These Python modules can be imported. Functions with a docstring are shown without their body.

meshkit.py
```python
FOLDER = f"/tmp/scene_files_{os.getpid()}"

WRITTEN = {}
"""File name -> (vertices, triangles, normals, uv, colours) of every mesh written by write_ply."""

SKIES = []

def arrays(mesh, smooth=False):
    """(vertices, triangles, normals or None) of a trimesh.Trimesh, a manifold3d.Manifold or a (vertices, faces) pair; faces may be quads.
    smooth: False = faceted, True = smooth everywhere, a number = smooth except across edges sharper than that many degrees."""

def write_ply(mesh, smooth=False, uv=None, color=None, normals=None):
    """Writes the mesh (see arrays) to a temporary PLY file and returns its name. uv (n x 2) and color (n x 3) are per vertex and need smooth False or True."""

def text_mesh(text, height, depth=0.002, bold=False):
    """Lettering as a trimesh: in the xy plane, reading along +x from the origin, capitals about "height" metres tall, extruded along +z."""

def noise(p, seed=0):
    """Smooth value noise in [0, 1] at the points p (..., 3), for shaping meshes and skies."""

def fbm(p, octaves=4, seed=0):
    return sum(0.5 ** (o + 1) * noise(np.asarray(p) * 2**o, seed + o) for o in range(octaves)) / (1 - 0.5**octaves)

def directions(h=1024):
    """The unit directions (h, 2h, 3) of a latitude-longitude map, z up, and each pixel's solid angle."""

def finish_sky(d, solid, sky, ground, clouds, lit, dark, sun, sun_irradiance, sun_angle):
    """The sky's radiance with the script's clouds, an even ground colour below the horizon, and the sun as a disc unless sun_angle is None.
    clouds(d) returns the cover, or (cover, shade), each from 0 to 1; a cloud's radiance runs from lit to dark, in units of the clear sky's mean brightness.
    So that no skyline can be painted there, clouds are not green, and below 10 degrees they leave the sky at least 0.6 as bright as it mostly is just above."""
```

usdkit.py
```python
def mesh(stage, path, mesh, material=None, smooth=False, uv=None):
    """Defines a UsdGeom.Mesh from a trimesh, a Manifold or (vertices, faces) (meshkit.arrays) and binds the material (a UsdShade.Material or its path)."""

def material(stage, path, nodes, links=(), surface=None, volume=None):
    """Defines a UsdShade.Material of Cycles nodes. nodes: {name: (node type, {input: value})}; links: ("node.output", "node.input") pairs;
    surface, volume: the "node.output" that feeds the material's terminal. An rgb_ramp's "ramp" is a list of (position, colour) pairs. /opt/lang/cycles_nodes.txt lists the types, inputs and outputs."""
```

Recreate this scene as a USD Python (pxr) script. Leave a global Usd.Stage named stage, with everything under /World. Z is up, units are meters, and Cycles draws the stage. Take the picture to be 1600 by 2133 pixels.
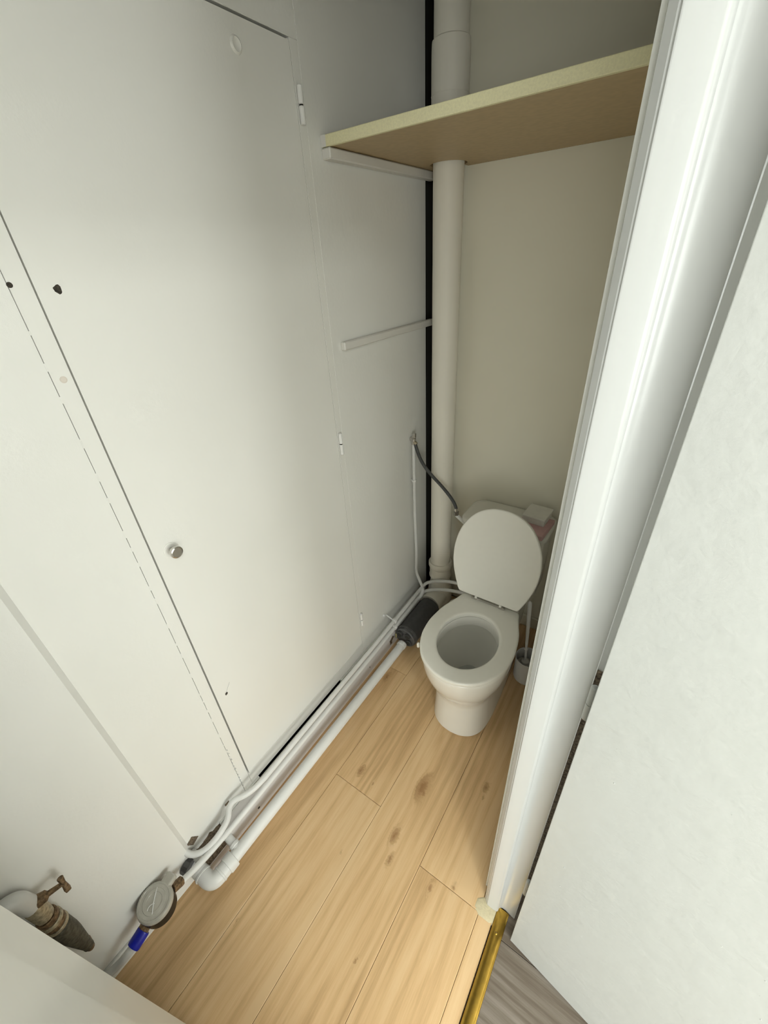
import math, random
import numpy as np, trimesh, usdkit, meshkit
from pxr import Usd, UsdGeom, UsdLux, UsdShade, Gf, Sdf
from scipy.interpolate import PchipInterpolator
from scipy.spatial.transform import Rotation
from shapely.geometry import Polygon
from manifold3d import Manifold

stage = Usd.Stage.CreateInMemory()
UsdGeom.SetStageUpAxis(stage, UsdGeom.Tokens.z)
UsdGeom.SetStageMetersPerUnit(stage, 1.0)
world = UsdGeom.Xform.Define(stage, '/World')
stage.SetDefaultPrim(world.GetPrim())
UsdGeom.Scope.Define(stage, '/World/Looks')

# ------------------------------------------------------------------ camera
CAM = np.array([0.0, 0.0, 1.65])
RM = Rotation.from_rotvec([2.06299111, 0.596298829, -0.408632979]).as_matrix()
cam = UsdGeom.Camera.Define(stage, '/World/camera')
r_, u_, b_ = RM[0], -RM[1], -RM[2]
cam.AddTransformOp().Set(Gf.Matrix4d(*r_, 0, *u_, 0, *b_, 0, *CAM, 1))
cam.CreateHorizontalApertureAttr(36.0)
cam.CreateVerticalApertureAttr(36.0 * 2133 / 1600)
cam.CreateFocalLengthAttr(36.0 * 851.37 / 1600)
cam.CreateClippingRangeAttr(Gf.Vec2f(0.01, 100))
cam.GetPrim().CreateAttribute('exposure', Sdf.ValueTypeNames.Float).Set(0.13)

# ------------------------------------------------------------------ light: area lights in added, unseen hallway windows and a ceiling lamp
WIN = (3.4, -1.00, 0.60, 0.45, 2.15)       # added light opening opposite the toilet room: x of the wall, y range, z range
WIN3 = (3.4, -3.20, -1.50, 0.45, 2.15)     # its dimmer neighbour, also added, further back
WIN2 = (-3.4, 0.50, 3.00, 0.45, 2.15)      # added light opening in the end wall: y of the wall, x range, z range
LAMP = (0.80, -0.42, 2.435)
DAY = (.955, 1.0, .99)
def area_light(name, w, h, power, col, *m):
    l = UsdLux.RectLight.Define(stage, '/World/' + name)
    l.CreateWidthAttr(w); l.CreateHeightAttr(h); l.CreateIntensityAttr(power); l.CreateColorAttr(Gf.Vec3f(*col))
    l.AddTransformOp().Set(Gf.Matrix4d(*[float(v) for v in m], 1.0))
for nm, W, pw in (('daylight', WIN, 6.7), ('daylight_far', WIN3, 3.0)):
    area_light(nm, W[2] - W[1], W[4] - W[3], pw, DAY, 0, 1, 0, 0, 0, 0, 1, 0, 1, 0, 0, 0, W[0] - .006, (W[1] + W[2]) / 2, (W[3] + W[4]) / 2)
area_light('daylight_end', WIN2[2] - WIN2[1], WIN2[4] - WIN2[3], 7.4, DAY, 1, 0, 0, 0, 0, 0, 1, 0, 0, -1, 0, 0, (WIN2[1] + WIN2[2]) / 2, WIN2[0] + .006, (WIN2[3] + WIN2[4]) / 2)
area_light('lamp_light',   .24, .24, 88.0, (.97, 1.0, .96), 1, 0, 0, 0, 0, 1, 0, 0, 0, 0, 1, 0, *LAMP)

# ------------------------------------------------------------------ helpers
base_of, used = {}, set()
def numbered(parent, name):
    p, k = f'{parent}/{name}', 0
    while p in used:
        k += 1; p = f'{parent}/{name}_{k:03d}'
    used.add(p); return p
def tag(prim, label=None, cat=None, group=None, kind=None):
    for k, v in (('label', label), ('category', cat), ('group', group), ('kind', kind)):
        if v: prim.SetCustomDataByKey(k, v)
    return prim
def thing(name, label=None, cat=None, loc=(0, 0, 0), group=None, kind=None):
    p = numbered('/World', name)
    x = UsdGeom.Xform.Define(stage, p); x.AddTranslateOp().Set(Gf.Vec3d(*map(float, loc)))
    base_of[p] = np.array(loc, float)
    tag(x.GetPrim(), label, cat, group, kind); return p
def structure(name, label, cat, loc=(0, 0, 0)):
    return thing(name, label, cat, loc, kind='structure')
def obj(name, mesh, mat, parent='/World', smooth=False, label=None, cat=None, group=None, kind=None):
    """One Mesh prim; the mesh is given in world coordinates."""
    p = numbered(parent, name)
    v, f, _ = meshkit.arrays(mesh, False)
    off = base_of.get(parent, np.zeros(3)); base_of[p] = off
    m = usdkit.mesh(stage, p, trimesh.Trimesh(v - off, f, process=smooth is not False), mat, smooth=smooth)
    tag(m.GetPrim(), label, cat, group, kind); return p

def cat_(*ms): return trimesh.util.concatenate(list(ms))
def bx(lo, hi, c=0.002, rot=None):
    """box with chamfered edges"""
    lo, hi = np.array(lo, float), np.array(hi, float)
    c = min(c, 0.45 * (hi - lo).min()); pts = []
    for s in np.ndindex(2, 2, 2):
        p = np.where(s, hi, lo); d = np.where(s, -1, 1) * c
        for k in range(3):
            q = p + d; q[k] = p[k]; pts.append(q)
    m = Manifold.hull_points(np.array(pts)).to_mesh()
    t = trimesh.Trimesh(m.vert_properties[:, :3], m.tri_verts, process=False)
    if rot is not None:
        ctr = (lo + hi) / 2
        t.vertices = (t.vertices - ctr) @ np.asarray(rot).T + ctr
    return t
def rbx(lo, hi, r, n=5):
    """box rounded with radius r"""
    lo, hi = np.array(lo, float), np.array(hi, float); pts = []
    a = np.linspace(0, np.pi / 2, n)
    for s in np.ndindex(2, 2, 2):
        sg = np.where(s, 1, -1); c = np.where(s, hi - r, lo + r)
        for th in a:
            for ph in a:
                pts.append(c + sg * r * np.array([np.cos(th) * np.cos(ph), np.cos(th) * np.sin(ph), np.sin(th)]))
    m = Manifold.hull_points(np.array(pts)).to_mesh()
    return trimesh.Trimesh(m.vert_properties[:, :3], m.tri_verts, process=False)
def prism(plan, z0, z1):
    m = trimesh.creation.extrude_polygon(Polygon(plan), z1 - z0, engine='earcut'); m.apply_translation((0, 0, z0)); return m
def loft(rings, cap0=True, cap1=True, close=False):
    rings = [np.asarray(r, float) for r in rings]; n = len(rings[0]); V = np.vstack(rings); F = []
    K = len(rings); last = K if close else K - 1
    for i in range(last):
        a, b = i * n, ((i + 1) % K) * n
        j = np.arange(n); k = (j + 1) % n
        F.append(np.c_[a + j, a + k, b + k]); F.append(np.c_[a + j, b + k, b + j])
    if not close:
        for flag, i, rev in ((cap0, 0, True), (cap1, K - 1, False)):
            if flag:
                c = len(V); V = np.vstack([V, rings[i].mean(0)]); j = np.arange(n); k = (j + 1) % n
                t = np.c_[i * n + j, i * n + k, np.full(n, c)]
                F.append(t[:, ::-1] if rev else t)
    m = trimesh.Trimesh(V, np.vstack(F), process=False)
    if m.volume < 0: m.invert()
    return m
def rounded(path, r, n=7):
    """polyline with its corners rounded"""
    P = [np.array(p, float) for p in path]; out = [P[0]]
    for a, b, c in zip(P, P[1:], P[2:]):
        la, lc = np.linalg.norm(a - b), np.linalg.norm(c - b); d = min(r, 0.49 * la, 0.49 * lc)
        s, e = b + (a - b) / la * d, b + (c - b) / lc * d
        for t in np.linspace(0, 1, n): out.append((1 - t) ** 2 * s + 2 * t * (1 - t) * b + t * t * e)
    out.append(P[-1]); return np.array(out)
def spline(path, n=40):
    P = np.array(path, float); d = np.r_[0, np.cumsum(np.linalg.norm(np.diff(P, axis=0), axis=1))]
    from scipy.interpolate import CubicSpline
    return CubicSpline(d, P)(np.linspace(0, d[-1], n))
def tube(path, r, sides=18, wob=0.0):
    P = np.array(path, float); keep = [0] + [i for i in range(1, len(P)) if np.linalg.norm(P[i] - P[i - 1]) > 1e-6]; P = P[keep]
    T = np.gradient(P, axis=0) if len(P) > 2 else np.array([P[1] - P[0]] * 2)
    T /= np.linalg.norm(T, axis=1, keepdims=True)
    R = np.full(len(P), r) if np.ndim(r) == 0 else np.asarray(r)[keep]
    u = np.cross(T[0], [0.3, 0.2, 0.9]); 
    if np.linalg.norm(u) < .1: u = np.cross(T[0], [1, 0, 0])
    u /= np.linalg.norm(u); rings = []; a = np.arange(sides) / sides * 2 * np.pi
    for p, t, rr in zip(P, T, R):
        u = u - (u @ t) * t; u /= np.linalg.norm(u); w = np.cross(t, u)
        rings.append(p + rr * (np.cos(a)[:, None] * u + np.sin(a)[:, None] * w))
    return loft(rings)
def lathe(profile, origin, axis=(0, 0, 1), sides=40):
    """profile: (radius, height along the axis) pairs"""
    ax = np.array(axis, float); ax /= np.linalg.norm(ax)
    u = np.cross(ax, [0, 0, 1.0] if abs(ax[2]) < .9 else [1.0, 0, 0]); u /= np.linalg.norm(u); w = np.cross(ax, u)
    a = np.arange(sides) / sides * 2 * np.pi; o = np.array(origin, float)
    return loft([o + h * ax + max(r, 1e-5) * (np.cos(a)[:, None] * u + np.sin(a)[:, None] * w) for r, h in profile])
def cyl(p, q, r, c=0.0015, sides=28):
    p, q = np.array(p, float), np.array(q, float); L = np.linalg.norm(q - p); c = min(c, r * .5, L * .4)
    return lathe([(r - c, 0), (r, c), (r, L - c), (r - c, L)], p, q - p, sides)
def closed_half(half, cx, n=120):
    """symmetric closed outline (n points) from a half profile (dx, y) running from the front to the back"""
    h = np.array(half, float); d = np.r_[0, np.cumsum(np.linalg.norm(np.diff(h, axis=0), axis=1))]
    s = np.linspace(0, d[-1], n // 2 + 1)
    x, y = PchipInterpolator(d, h[:, 0])(s), PchipInterpolator(d, h[:, 1])(s)
    return np.vstack([np.c_[cx + x, y], np.c_[cx - x[-2:0:-1], y[-2:0:-1]]])
def normals2(o):
    t = np.roll(o, -1, 0) - np.roll(o, 1, 0); t /= np.linalg.norm(t, axis=1, keepdims=True); return np.c_[t[:, 1], -t[:, 0]]
def at(o, z): return np.c_[o, np.full(len(o), z)]

# ------------------------------------------------------------------ materials
mats = {}
def M(name, nodes, links, surface='p.BSDF'):
    mats[name] = usdkit.material(stage, f'/World/Looks/{name}', nodes, links, surface=surface); return mats[name]
def paint(name, col, rough=0.42, scale=90, bump=0.12, blotch=0.03, stretch=(1, 1, 1), coarse=9, spec=0.4):
    """brushed or rolled paint: fine grain and slow waviness as relief, a faint change of tone"""
    c = np.array(col)
    return M(name, {
        'g': ('geometry', {}), 'm': ('mapping', {'scale': stretch}),
        'n1': ('noise_texture', {'scale': scale, 'detail': 4, 'roughness': .6}),
        'n2': ('noise_texture', {'scale': coarse, 'detail': 3}),
        'n3': ('noise_texture', {'scale': 2.3, 'detail': 2}),
        'r': ('rgb_ramp', {'ramp': [(0.3, c * (1 - blotch) * [1, 1, .99]), (0.7, np.minimum(c * (1 + blotch), .95))]}),
        'b1': ('bump', {'strength': bump, 'distance': .002}), 'b2': ('bump', {'strength': .18, 'distance': .01}),
        'p': ('principled_bsdf', {'roughness': rough, 'specular_ior_level': spec})},
        [('g.position', 'm.vector'), ('m.vector', 'n1.vector'), ('m.vector', 'n2.vector'), ('g.position', 'n3.vector'), ('n3.fac', 'r.fac'),
         ('r.color', 'p.base_color'), ('n2.fac', 'b2.height'), ('n1.fac', 'b1.height'), ('b2.normal', 'b1.normal'), ('b1.normal', 'p.normal')])
def plain(name, col, rough=.4, metal=0.0, bump=0.0, scale=60, coat=0.0, var=0.0, spec=.5):
    c = np.array(col)
    return M(name, {'g': ('geometry', {}), 'n': ('noise_texture', {'scale': scale, 'detail': 3}),
        'r': ('rgb_ramp', {'ramp': [(.35, c * (1 - var)), (.65, np.minimum(c * (1 + var), .98))]}),
        'b': ('bump', {'strength': bump, 'distance': .002}),
        'p': ('principled_bsdf', {'roughness': rough, 'metallic': metal, 'coat_weight': coat, 'specular_ior_level': spec})},
        [('g.position', 'n.vector'), ('n.fac', 'r.fac'), ('r.color', 'p.base_color'), ('n.fac', 'b.height'), ('b.normal', 'p.normal')])

WALL = (.875, .87, .825)
paint('wall_paint', WALL, .40, 110, .14, .02)
paint('plaster_paint', (.89, .885, .845), .42, 70, .2, .035, coarse=7)
paint('back_paint', (.88, .84, .70), .6, 120, .10, .02)
paint('door_paint', (.88, .872, .825), .36, 130, .10, .018, coarse=6)
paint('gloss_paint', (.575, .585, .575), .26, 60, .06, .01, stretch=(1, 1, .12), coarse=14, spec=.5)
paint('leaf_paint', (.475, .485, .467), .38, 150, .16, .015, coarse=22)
paint('end_paint', (.89, .88, .83), .3, 60, .10, .015, coarse=10)
paint('ceiling_paint', (.82, .82, .80), .8, 100, .1, .01)
paint('pipe_paint', (.80, .80, .78), .34, 120, .10, .02)
paint('plinth_paint', (.70, .67, .65), .5, 110, .12, .03)
paint('stack_paint', (.88, .84, .74), .5, 90, .15, .03)
paint('batten_paint', (.78, .76, .71), .45, 140, .15, .03)
plain('ceramic', (.90, .88, .81), .12, coat=.3, var=.004)
plain('seat_plastic', (.90, .88, .80), .26, var=.006)
plain('cistern_plastic', (.88, .86, .78), .25, var=.006)
plain('chrome', (.62, .60, .57), .18, 1.0)
plain('dark_chrome', (.34, .31, .28), .25, 1.0)
plain('brass_strip', (.46, .29, .055), .24, 1.0, bump=.05, scale=60, var=.10)
plain('old_brass', (.20, .13, .07), .55, .55, bump=.5, scale=180, var=.45)
plain('verdigris', (.10, .09, .065), .7, .2, bump=.5, scale=120, var=.35)
plain('nut_brass', (.42, .36, .25), .5, .4, bump=.3, scale=150, var=.3)
plain('grey_rubber', (.055, .055, .055), .55, bump=.1, var=.1)
plain('dark_grey_plastic', (.10, .10, .10), .5, bump=.1, var=.15)
plain('braided_hose', (.06, .062, .06), .45, bump=.5, scale=900, var=.3)
plain('white_plastic', (.84, .84, .82), .3, var=.005)
plain('hose_white', (.70, .69, .66), .35, var=.02)
plain('blue_plastic', (.005, .012, .36), .32, var=.1)
plain('meter_black', (.008, .008, .008), .25, var=.1)
plain('meter_cap', (.50, .48, .42), .18, coat=.5, bump=.15, scale=25, var=.1)
plain('bracket_white', (.90, .895, .87), .25)
plain('pink_card', (.72, .46, .46), .6, var=.03)
plain('white_card', (.80, .78, .71), .6, var=.02)
plain('bristle', (.60, .58, .54), .8, bump=.6, scale=400)
plain('rust_hole', (.045, .038, .028), .9, bump=.5, scale=200, var=.5)
plain('broken_wood', (.16, .12, .08), .9, bump=.6, scale=250, var=.5)
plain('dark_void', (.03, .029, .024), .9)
plain('filler', (.66, .58, .38), .7, bump=.4, scale=160, var=.05)
plain('shelf_underside', (.50, .37, .20), .5, bump=.08, scale=60, var=.05)
plain('shelf_raw_edge', (.86, .81, .52), .75, bump=.4, scale=240, var=.04)
plain('old_stain', (.74, .68, .60), .8)
M('water', {'p': ('principled_bsdf', {'base_color': (.60, .61, .58), 'roughness': .04, 'ior': 1.33})}, [])

def wood(name, axis, dark, mid, light, knots=(), contrast=1.0, grain=1.0, rough=.38, knot_col=(.27, .125, .04)):
    """oak laminate: fibres along the axis, cathedral waves, listed knots that draw the fibres around them"""
    N = {'g': ('geometry', {}), 'o': ('object_info', {}),
         'rv': ('math', {'math_type': 'multiply', 'value2': 37.0}),
         'off': ('combine_xyz', {}), 'add': ('vector_math', {'math_type': 'add'})}
    L = [('o.random', 'rv.value1'), ('rv.value', 'off.x'), ('rv.value', 'off.z')]
    src = 'g.position'; kn = None
    sc = (1, .10, 1) if axis == 'y' else (.10, 1, 1)
    for i, (kx, ky, s) in enumerate(knots):
        N[f'ks{i}'] = ('vector_math', {'math_type': 'subtract', 'vector2': (kx, ky, 0)})
        N[f'km{i}'] = ('vector_math', {'math_type': 'multiply', 'vector2': (1, .45, 0)})
        N[f'kl{i}'] = ('vector_math', {'math_type': 'length'})
        N[f'kr{i}'] = ('map_range', {'from_min': 0, 'from_max': s * 1.25, 'to_min': 1, 'to_max': 0, 'clamp': True, 'range_type': 'smootherstep'})
        N[f'wob{i}'] = ('noise_texture', {'scale': 120, 'detail': 2})
        N[f'kw{i}'] = ('math', {'math_type': 'multiply_add', 'value2': .012})
        L += [('g.position', f'ks{i}.vector1'), (f'ks{i}.vector', f'km{i}.vector1'), (f'km{i}.vector', f'kl{i}.vector1'), ('g.position', f'wob{i}.vector'),
              (f'wob{i}.fac', f'kw{i}.value1'), (f'kl{i}.value', f'kw{i}.value3'), (f'kw{i}.value', f'kr{i}.value')]
        if kn is None: kn = f'kr{i}.result'
        else:
            N[f'kx{i}'] = ('math', {'math_type': 'maximum'})
            L += [(kn, f'kx{i}.value1'), (f'kr{i}.result', f'kx{i}.value2')]; kn = f'kx{i}.value'
    if kn:
        N['rk'] = ('math', {'math_type': 'multiply_add', 'value2': .075})
        L[:] = [l for l in L if l != ('rv.value', 'off.x')] + [(kn, 'rk.value1'), ('rv.value', 'rk.value3'), ('rk.value', 'off.x')]
    N.update({'m1': ('mapping', {'scale': tuple(np.array(sc) * (1, .35, 1) if axis == 'y' else np.array(sc) * (.35, 1, 1))}),
              'fine': ('noise_texture', {'scale': 190 * grain, 'detail': 5, 'roughness': .65, 'distortion': .2}),
              'm2': ('mapping', {'scale': sc}),
              'band': ('noise_texture', {'scale': 22 * grain, 'detail': 5, 'roughness': .6, 'distortion': .25}),
              'wave': ('wave_texture', {'wave_type': 'bands', 'bands_direction': 'x' if axis == 'y' else 'y', 'scale': 9, 'distortion': 14, 'detail': 3, 'detail_scale': .8}),
              'big': ('noise_texture', {'scale': 4.2, 'detail': 2}),
              's1': ('math', {'math_type': 'multiply', 'value2': .30 * contrast}), 's2': ('math', {'math_type': 'multiply_add', 'value2': .52 * contrast}),
              's3': ('math', {'math_type': 'multiply_add', 'value2': .10 * contrast}), 's4': ('math', {'math_type': 'multiply_add', 'value2': .40 * contrast}),
              'tone': ('math', {'math_type': 'multiply_add', 'value2': .10}),
              'ramp': ('rgb_ramp', {'ramp': [(.40 * contrast, dark), (.66 * contrast, mid), (.95 * contrast, light)]}),
              'bump': ('bump', {'strength': .12, 'distance': .001}),
              'p': ('principled_bsdf', {'roughness': rough, 'specular_ior_level': .35})})
    L += [(src, 'add.vector1'), ('off.vector', 'add.vector2'), ('add.vector', 'm1.vector'), ('add.vector', 'm2.vector'), ('m1.vector', 'fine.vector'), ('m2.vector', 'band.vector'),
          ('m2.vector', 'wave.vector'), ('m2.vector', 'big.vector'), ('fine.fac', 's1.value1'), ('band.fac', 's2.value1'), ('s1.value', 's2.value3'),
          ('wave.fac', 's3.value1'), ('s2.value', 's3.value3'), ('big.fac', 's4.value1'), ('s3.value', 's4.value3'), ('o.random', 'tone.value1'), ('s4.value', 'tone.value3'),
          ('tone.value', 'ramp.fac'), ('fine.fac', 'bump.height'), ('bump.normal', 'p.normal')]
    if kn:
        N['kmix'] = ('mix_color', {'blend_type': 'mix', 'b': knot_col}); N['kf'] = ('math', {'math_type': 'multiply', 'value2': .82})
        L += [(kn, 'kf.value1'), ('kf.value', 'kmix.fac'), ('ramp.color', 'kmix.a'), ('kmix.result', 'p.base_color')]
    else: L += [('ramp.color', 'p.base_color')]
    return M(name, N, L)
KNOTS = [(-.379, .649, .034), (-.366, .636, .018), (-.385, .470, .024), (-.363, .407, .018), (-.605, .574, .020), (-.54, .562, .012), (-.749, .970, .022),
         (-.185, .773, .020), (-.18, .739, .012), (-.16, .457, .014), (-.664, .034, .010), (-.318, .168, .012), (-.509, .335, .010), (-.22, .415, .016)]
wood('oak', 'y', (.46, .28, .13), (.73, .49, .255), (.88, .66, .40), KNOTS, contrast=1.3)
wood('grey_oak', 'x', (.075, .058, .042), (.15, .12, .09), (.30, .265, .225), contrast=1.15, grain=1.3, rough=.5)

# ------------------------------------------------------------------ room shell
XW, YB, ZC = -0.88, 1.614, 2.5          # left wall, back wall, ceiling
HX, HY0, HY1 = WIN[0], -3.4, .56          # hallway
wl = structure('wall_left', 'white painted partition and plaster wall of the water closet', 'wall')
G = .0011
obj('backing_board', bx((XW - .04, .05, 0), (XW - .022, 1.573, ZC), .001), mats['dark_void'], wl)
obj('partition_board', prism([(XW, .0605), (XW, .2690), (XW - .02, .2690), (XW - .02, .0605)], .075, ZC), mats['wall_paint'], wl)
obj('partition_board', bx((XW - .02, 1.0007, .0), (XW, 1.583, ZC), .0005), mats['wall_paint'], wl)
obj('partition_board', bx((XW - .02, .2705, 2.0745 + .004), (XW, 1.0002, ZC), .001), mats['wall_paint'], wl)
obj('plaster_panel', prism([(XW - .06, -.65), (XW + .014, -.65), (XW + .014, .0485), (XW, .0605), (XW - .06, .0605)], 0, ZC), mats['plaster_paint'], wl, label='rough plaster wall section, slightly proud of the partition')
random.seed(4)
br = []
z = .30
while z < 1.62:          # paint that bridges the crack beside the stile
    h = random.uniform(.004, .02); br.append(bx((XW - .006, .2685, z), (XW + .0003, .2712, z + h), .0002)); z += h + random.uniform(.02, .075)
obj('paint_bridge', cat_(*br), mats['wall_paint'], wl, kind='stuff')
obj('paint_flake', cat_(*[bx((XW - .0005, .268 + random.uniform(-.002, .004), q), (XW + .0016, .2715 + random.uniform(0, .003), q + random.uniform(.003, .009)), .0006) for q in np.linspace(.10, .34, 14)]), mats['gloss_paint'], wl, kind='stuff')
obj('chipped_edge', cat_(bx((XW - .001, .062, .118), (XW + .0013, .088, .150), .0005, Rotation.from_euler('x', 28, degrees=True).as_matrix()),
                         bx((XW - .001, .196, .118), (XW + .0012, .212, .128), .0005)), mats['broken_wood'], wl)

wb = structure('wall_back', 'beige-white painted back wall behind the toilet', 'wall')
obj('surface', bx((-.806, YB, 0), (.05, YB + .06, ZC), .004), mats['back_paint'], wb)
obj('chase', cat_(bx((XW - .08, YB + .09, 0), (-.76, YB + .10, ZC), .001), bx((XW - .08, 1.584, 0), (XW - .0205, 1.592, ZC), .001), bx((XW - .09, 1.574, 0), (XW - .08, YB + .10, ZC), .001)), mats['dark_void'], wb, label='dark lined recess added to blacken the corner beside the soil pipe')  # lining added so the corner beside the stack reads as deep shade
wr = structure('wall_right', 'white wall between toilet room and hallway, beyond the door frame', 'wall')
obj('surface', prism([(-.08, .515), (.006, .515), (.006, .532), (.03, .532), (.03, HY1), (HX - .0, HY1), (HX, HY1 + .05), (-.03, HY1 + .05), (-.03, YB), (-.08, YB)], 0, ZC), mats['wall_paint'], wr)
obj('lintel', bx((-.065, -.19, 2.13), (.03, .515, ZC), .001), mats['wall_paint'], wr)
wf = structure('wall_front', 'smooth white rounded wall end at the bottom left, hiding the stopcock', 'wall')
a = np.linspace(0, np.pi / 2, 9); R0 = .012
FY = -.1535
nose = [(-.585 + R0 - R0 * np.sin(t), FY - R0 + R0 * np.cos(t)) for t in a]
cove = [(-.475 + .052 * t, FY + .016 * (t ** 2.2)) for t in np.linspace(0, 1, 9)]
plan = [(.03, HY0), (.03, -.19), (-.02, -.19), (-.02, FY + .018), (-.418, FY + .018)] + cove[::-1] + nose + [(-.585, -.65), (-.03, -.65), (-.03, HY0)]
obj('surface', prism(plan, 0, ZC), mats['end_paint'], wf, smooth=35)
obj('alcove_end', bx((XW - .06, -.70, 0), (-.57, -.65, ZC), .001), mats['plaster_paint'], wf)
hw = structure('wall_hallway', 'white hallway wall with added light openings, opposite the toilet room', 'wall')
wz0, wz1 = WIN[3:]
for y0, y1 in ((HY0, WIN3[1]), (WIN3[2], WIN[1]), (WIN[2], HY1 + .05)): obj('surface', bx((HX, y0, 0), (HX + .08, y1, ZC), .001), mats['wall_paint'], hw)
for z0, z1 in ((0, wz0), (wz1, ZC)):
    for W in (WIN, WIN3): obj('surface', bx((HX, W[1], z0), (HX + .08, W[2], z1), .001), mats['wall_paint'], hw)
for k, W in ((1, WIN), (3, WIN3)):
    w1 = structure(f'window_{k}', 'white frame around an added hallway light, ' + ('opposite the toilet room door' if k == 1 else 'farther back along the hallway wall'), 'window')
    y0, y1 = W[1:3]
    for lo_, hi_ in (((HX - .02, y0 - .05, wz0 - .05), (HX - .002, y0, wz1 + .05)), ((HX - .02, y1, wz0 - .05), (HX - .002, y1 + .05, wz1 + .05)), ((HX - .02, y0, wz0 - .05), (HX - .002, y1, wz0)), ((HX - .02, y0, wz1), (HX - .002, y1, wz1 + .05))):
        obj('frame', bx(lo_, hi_, .002), mats['gloss_paint'], w1)
    obj('pane', bx((HX + .002, y0, wz0), (HX + .010, y1, wz1), .001), mats['white_card'], w1)
hx_ = structure('wall_end', 'white end wall of the hallway with an added light opening', 'wall')
ex0, ex1, ez0, ez1 = WIN2[1:]
for lo_, hi_ in (((-.03, HY0 - .08, 0), (ex0, HY0, ZC)), ((ex1, HY0 - .08, 0), (HX + .08, HY0, ZC)), ((ex0, HY0 - .08, 0), (ex1, HY0, ez0)), ((ex0, HY0 - .08, ez1), (ex1, HY0, ZC))):
    obj('surface', bx(lo_, hi_, .001), mats['wall_paint'], hx_)
w2 = structure('window_2', 'white frame around an added light in the end wall of the hallway', 'window')
for lo_, hi_ in (((ex0 - .05, HY0 + .002, ez0 - .05), (ex0, HY0 + .02, ez1 + .05)), ((ex1, HY0 + .002, ez0 - .05), (ex1 + .05, HY0 + .02, ez1 + .05)), ((ex0, HY0 + .002, ez0 - .05), (ex1, HY0 + .02, ez0)), ((ex0, HY0 + .002, ez1), (ex1, HY0 + .02, ez1 + .05))):
    obj('frame', bx(lo_, hi_, .002), mats['gloss_paint'], w2)
obj('pane', bx((ex0, HY0 - .010, ez0), (ex1, HY0 - .002, ez1), .001), mats['white_card'], w2)
obj('ceiling', bx((XW - .1, HY0, ZC), (HX + .06, YB + .06, ZC + .05), .001), mats['ceiling_paint'], label='white ceiling over the toilet room and hallway', cat='ceiling', kind='structure')

# floors: separate planks with fine joints
fl = structure('floor', 'honey oak laminate plank floor of the water closet', 'floor')
obj('subfloor', bx((XW - .05, -.70, -.04), (-.02, YB + .05, -.0085), .001), mats['broken_wood'], fl)
xs = [-.882, -.676, -.4735, -.274, -.0735, -.033]
joints = [[1.024], [.515, 1.5], [1.32], [.4465, 1.47], []]
for i in range(5):
    ys = [-.65] + joints[i] + [YB]
    for y0, y1 in zip(ys, ys[1:]):
        obj('plank', bx((xs[i] + .0005, y0 + .0005, -.008), (xs[i + 1] - .0005, y1 - .0005, 0), .0009), mats['oak'], fl)
fh = structure('floor_hallway', 'greyish limed oak plank floor of the hallway beyond the brass strip', 'floor')
obj('subfloor', bx((-.03, HY0, -.04), (HX, HY1, -.0085), .001), mats['broken_wood'], fh)
ys = [HY0] + list(np.arange(.236 - 19 * .19, HY1, .19)[1:]) + [HY1]
random.seed(2)
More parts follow.
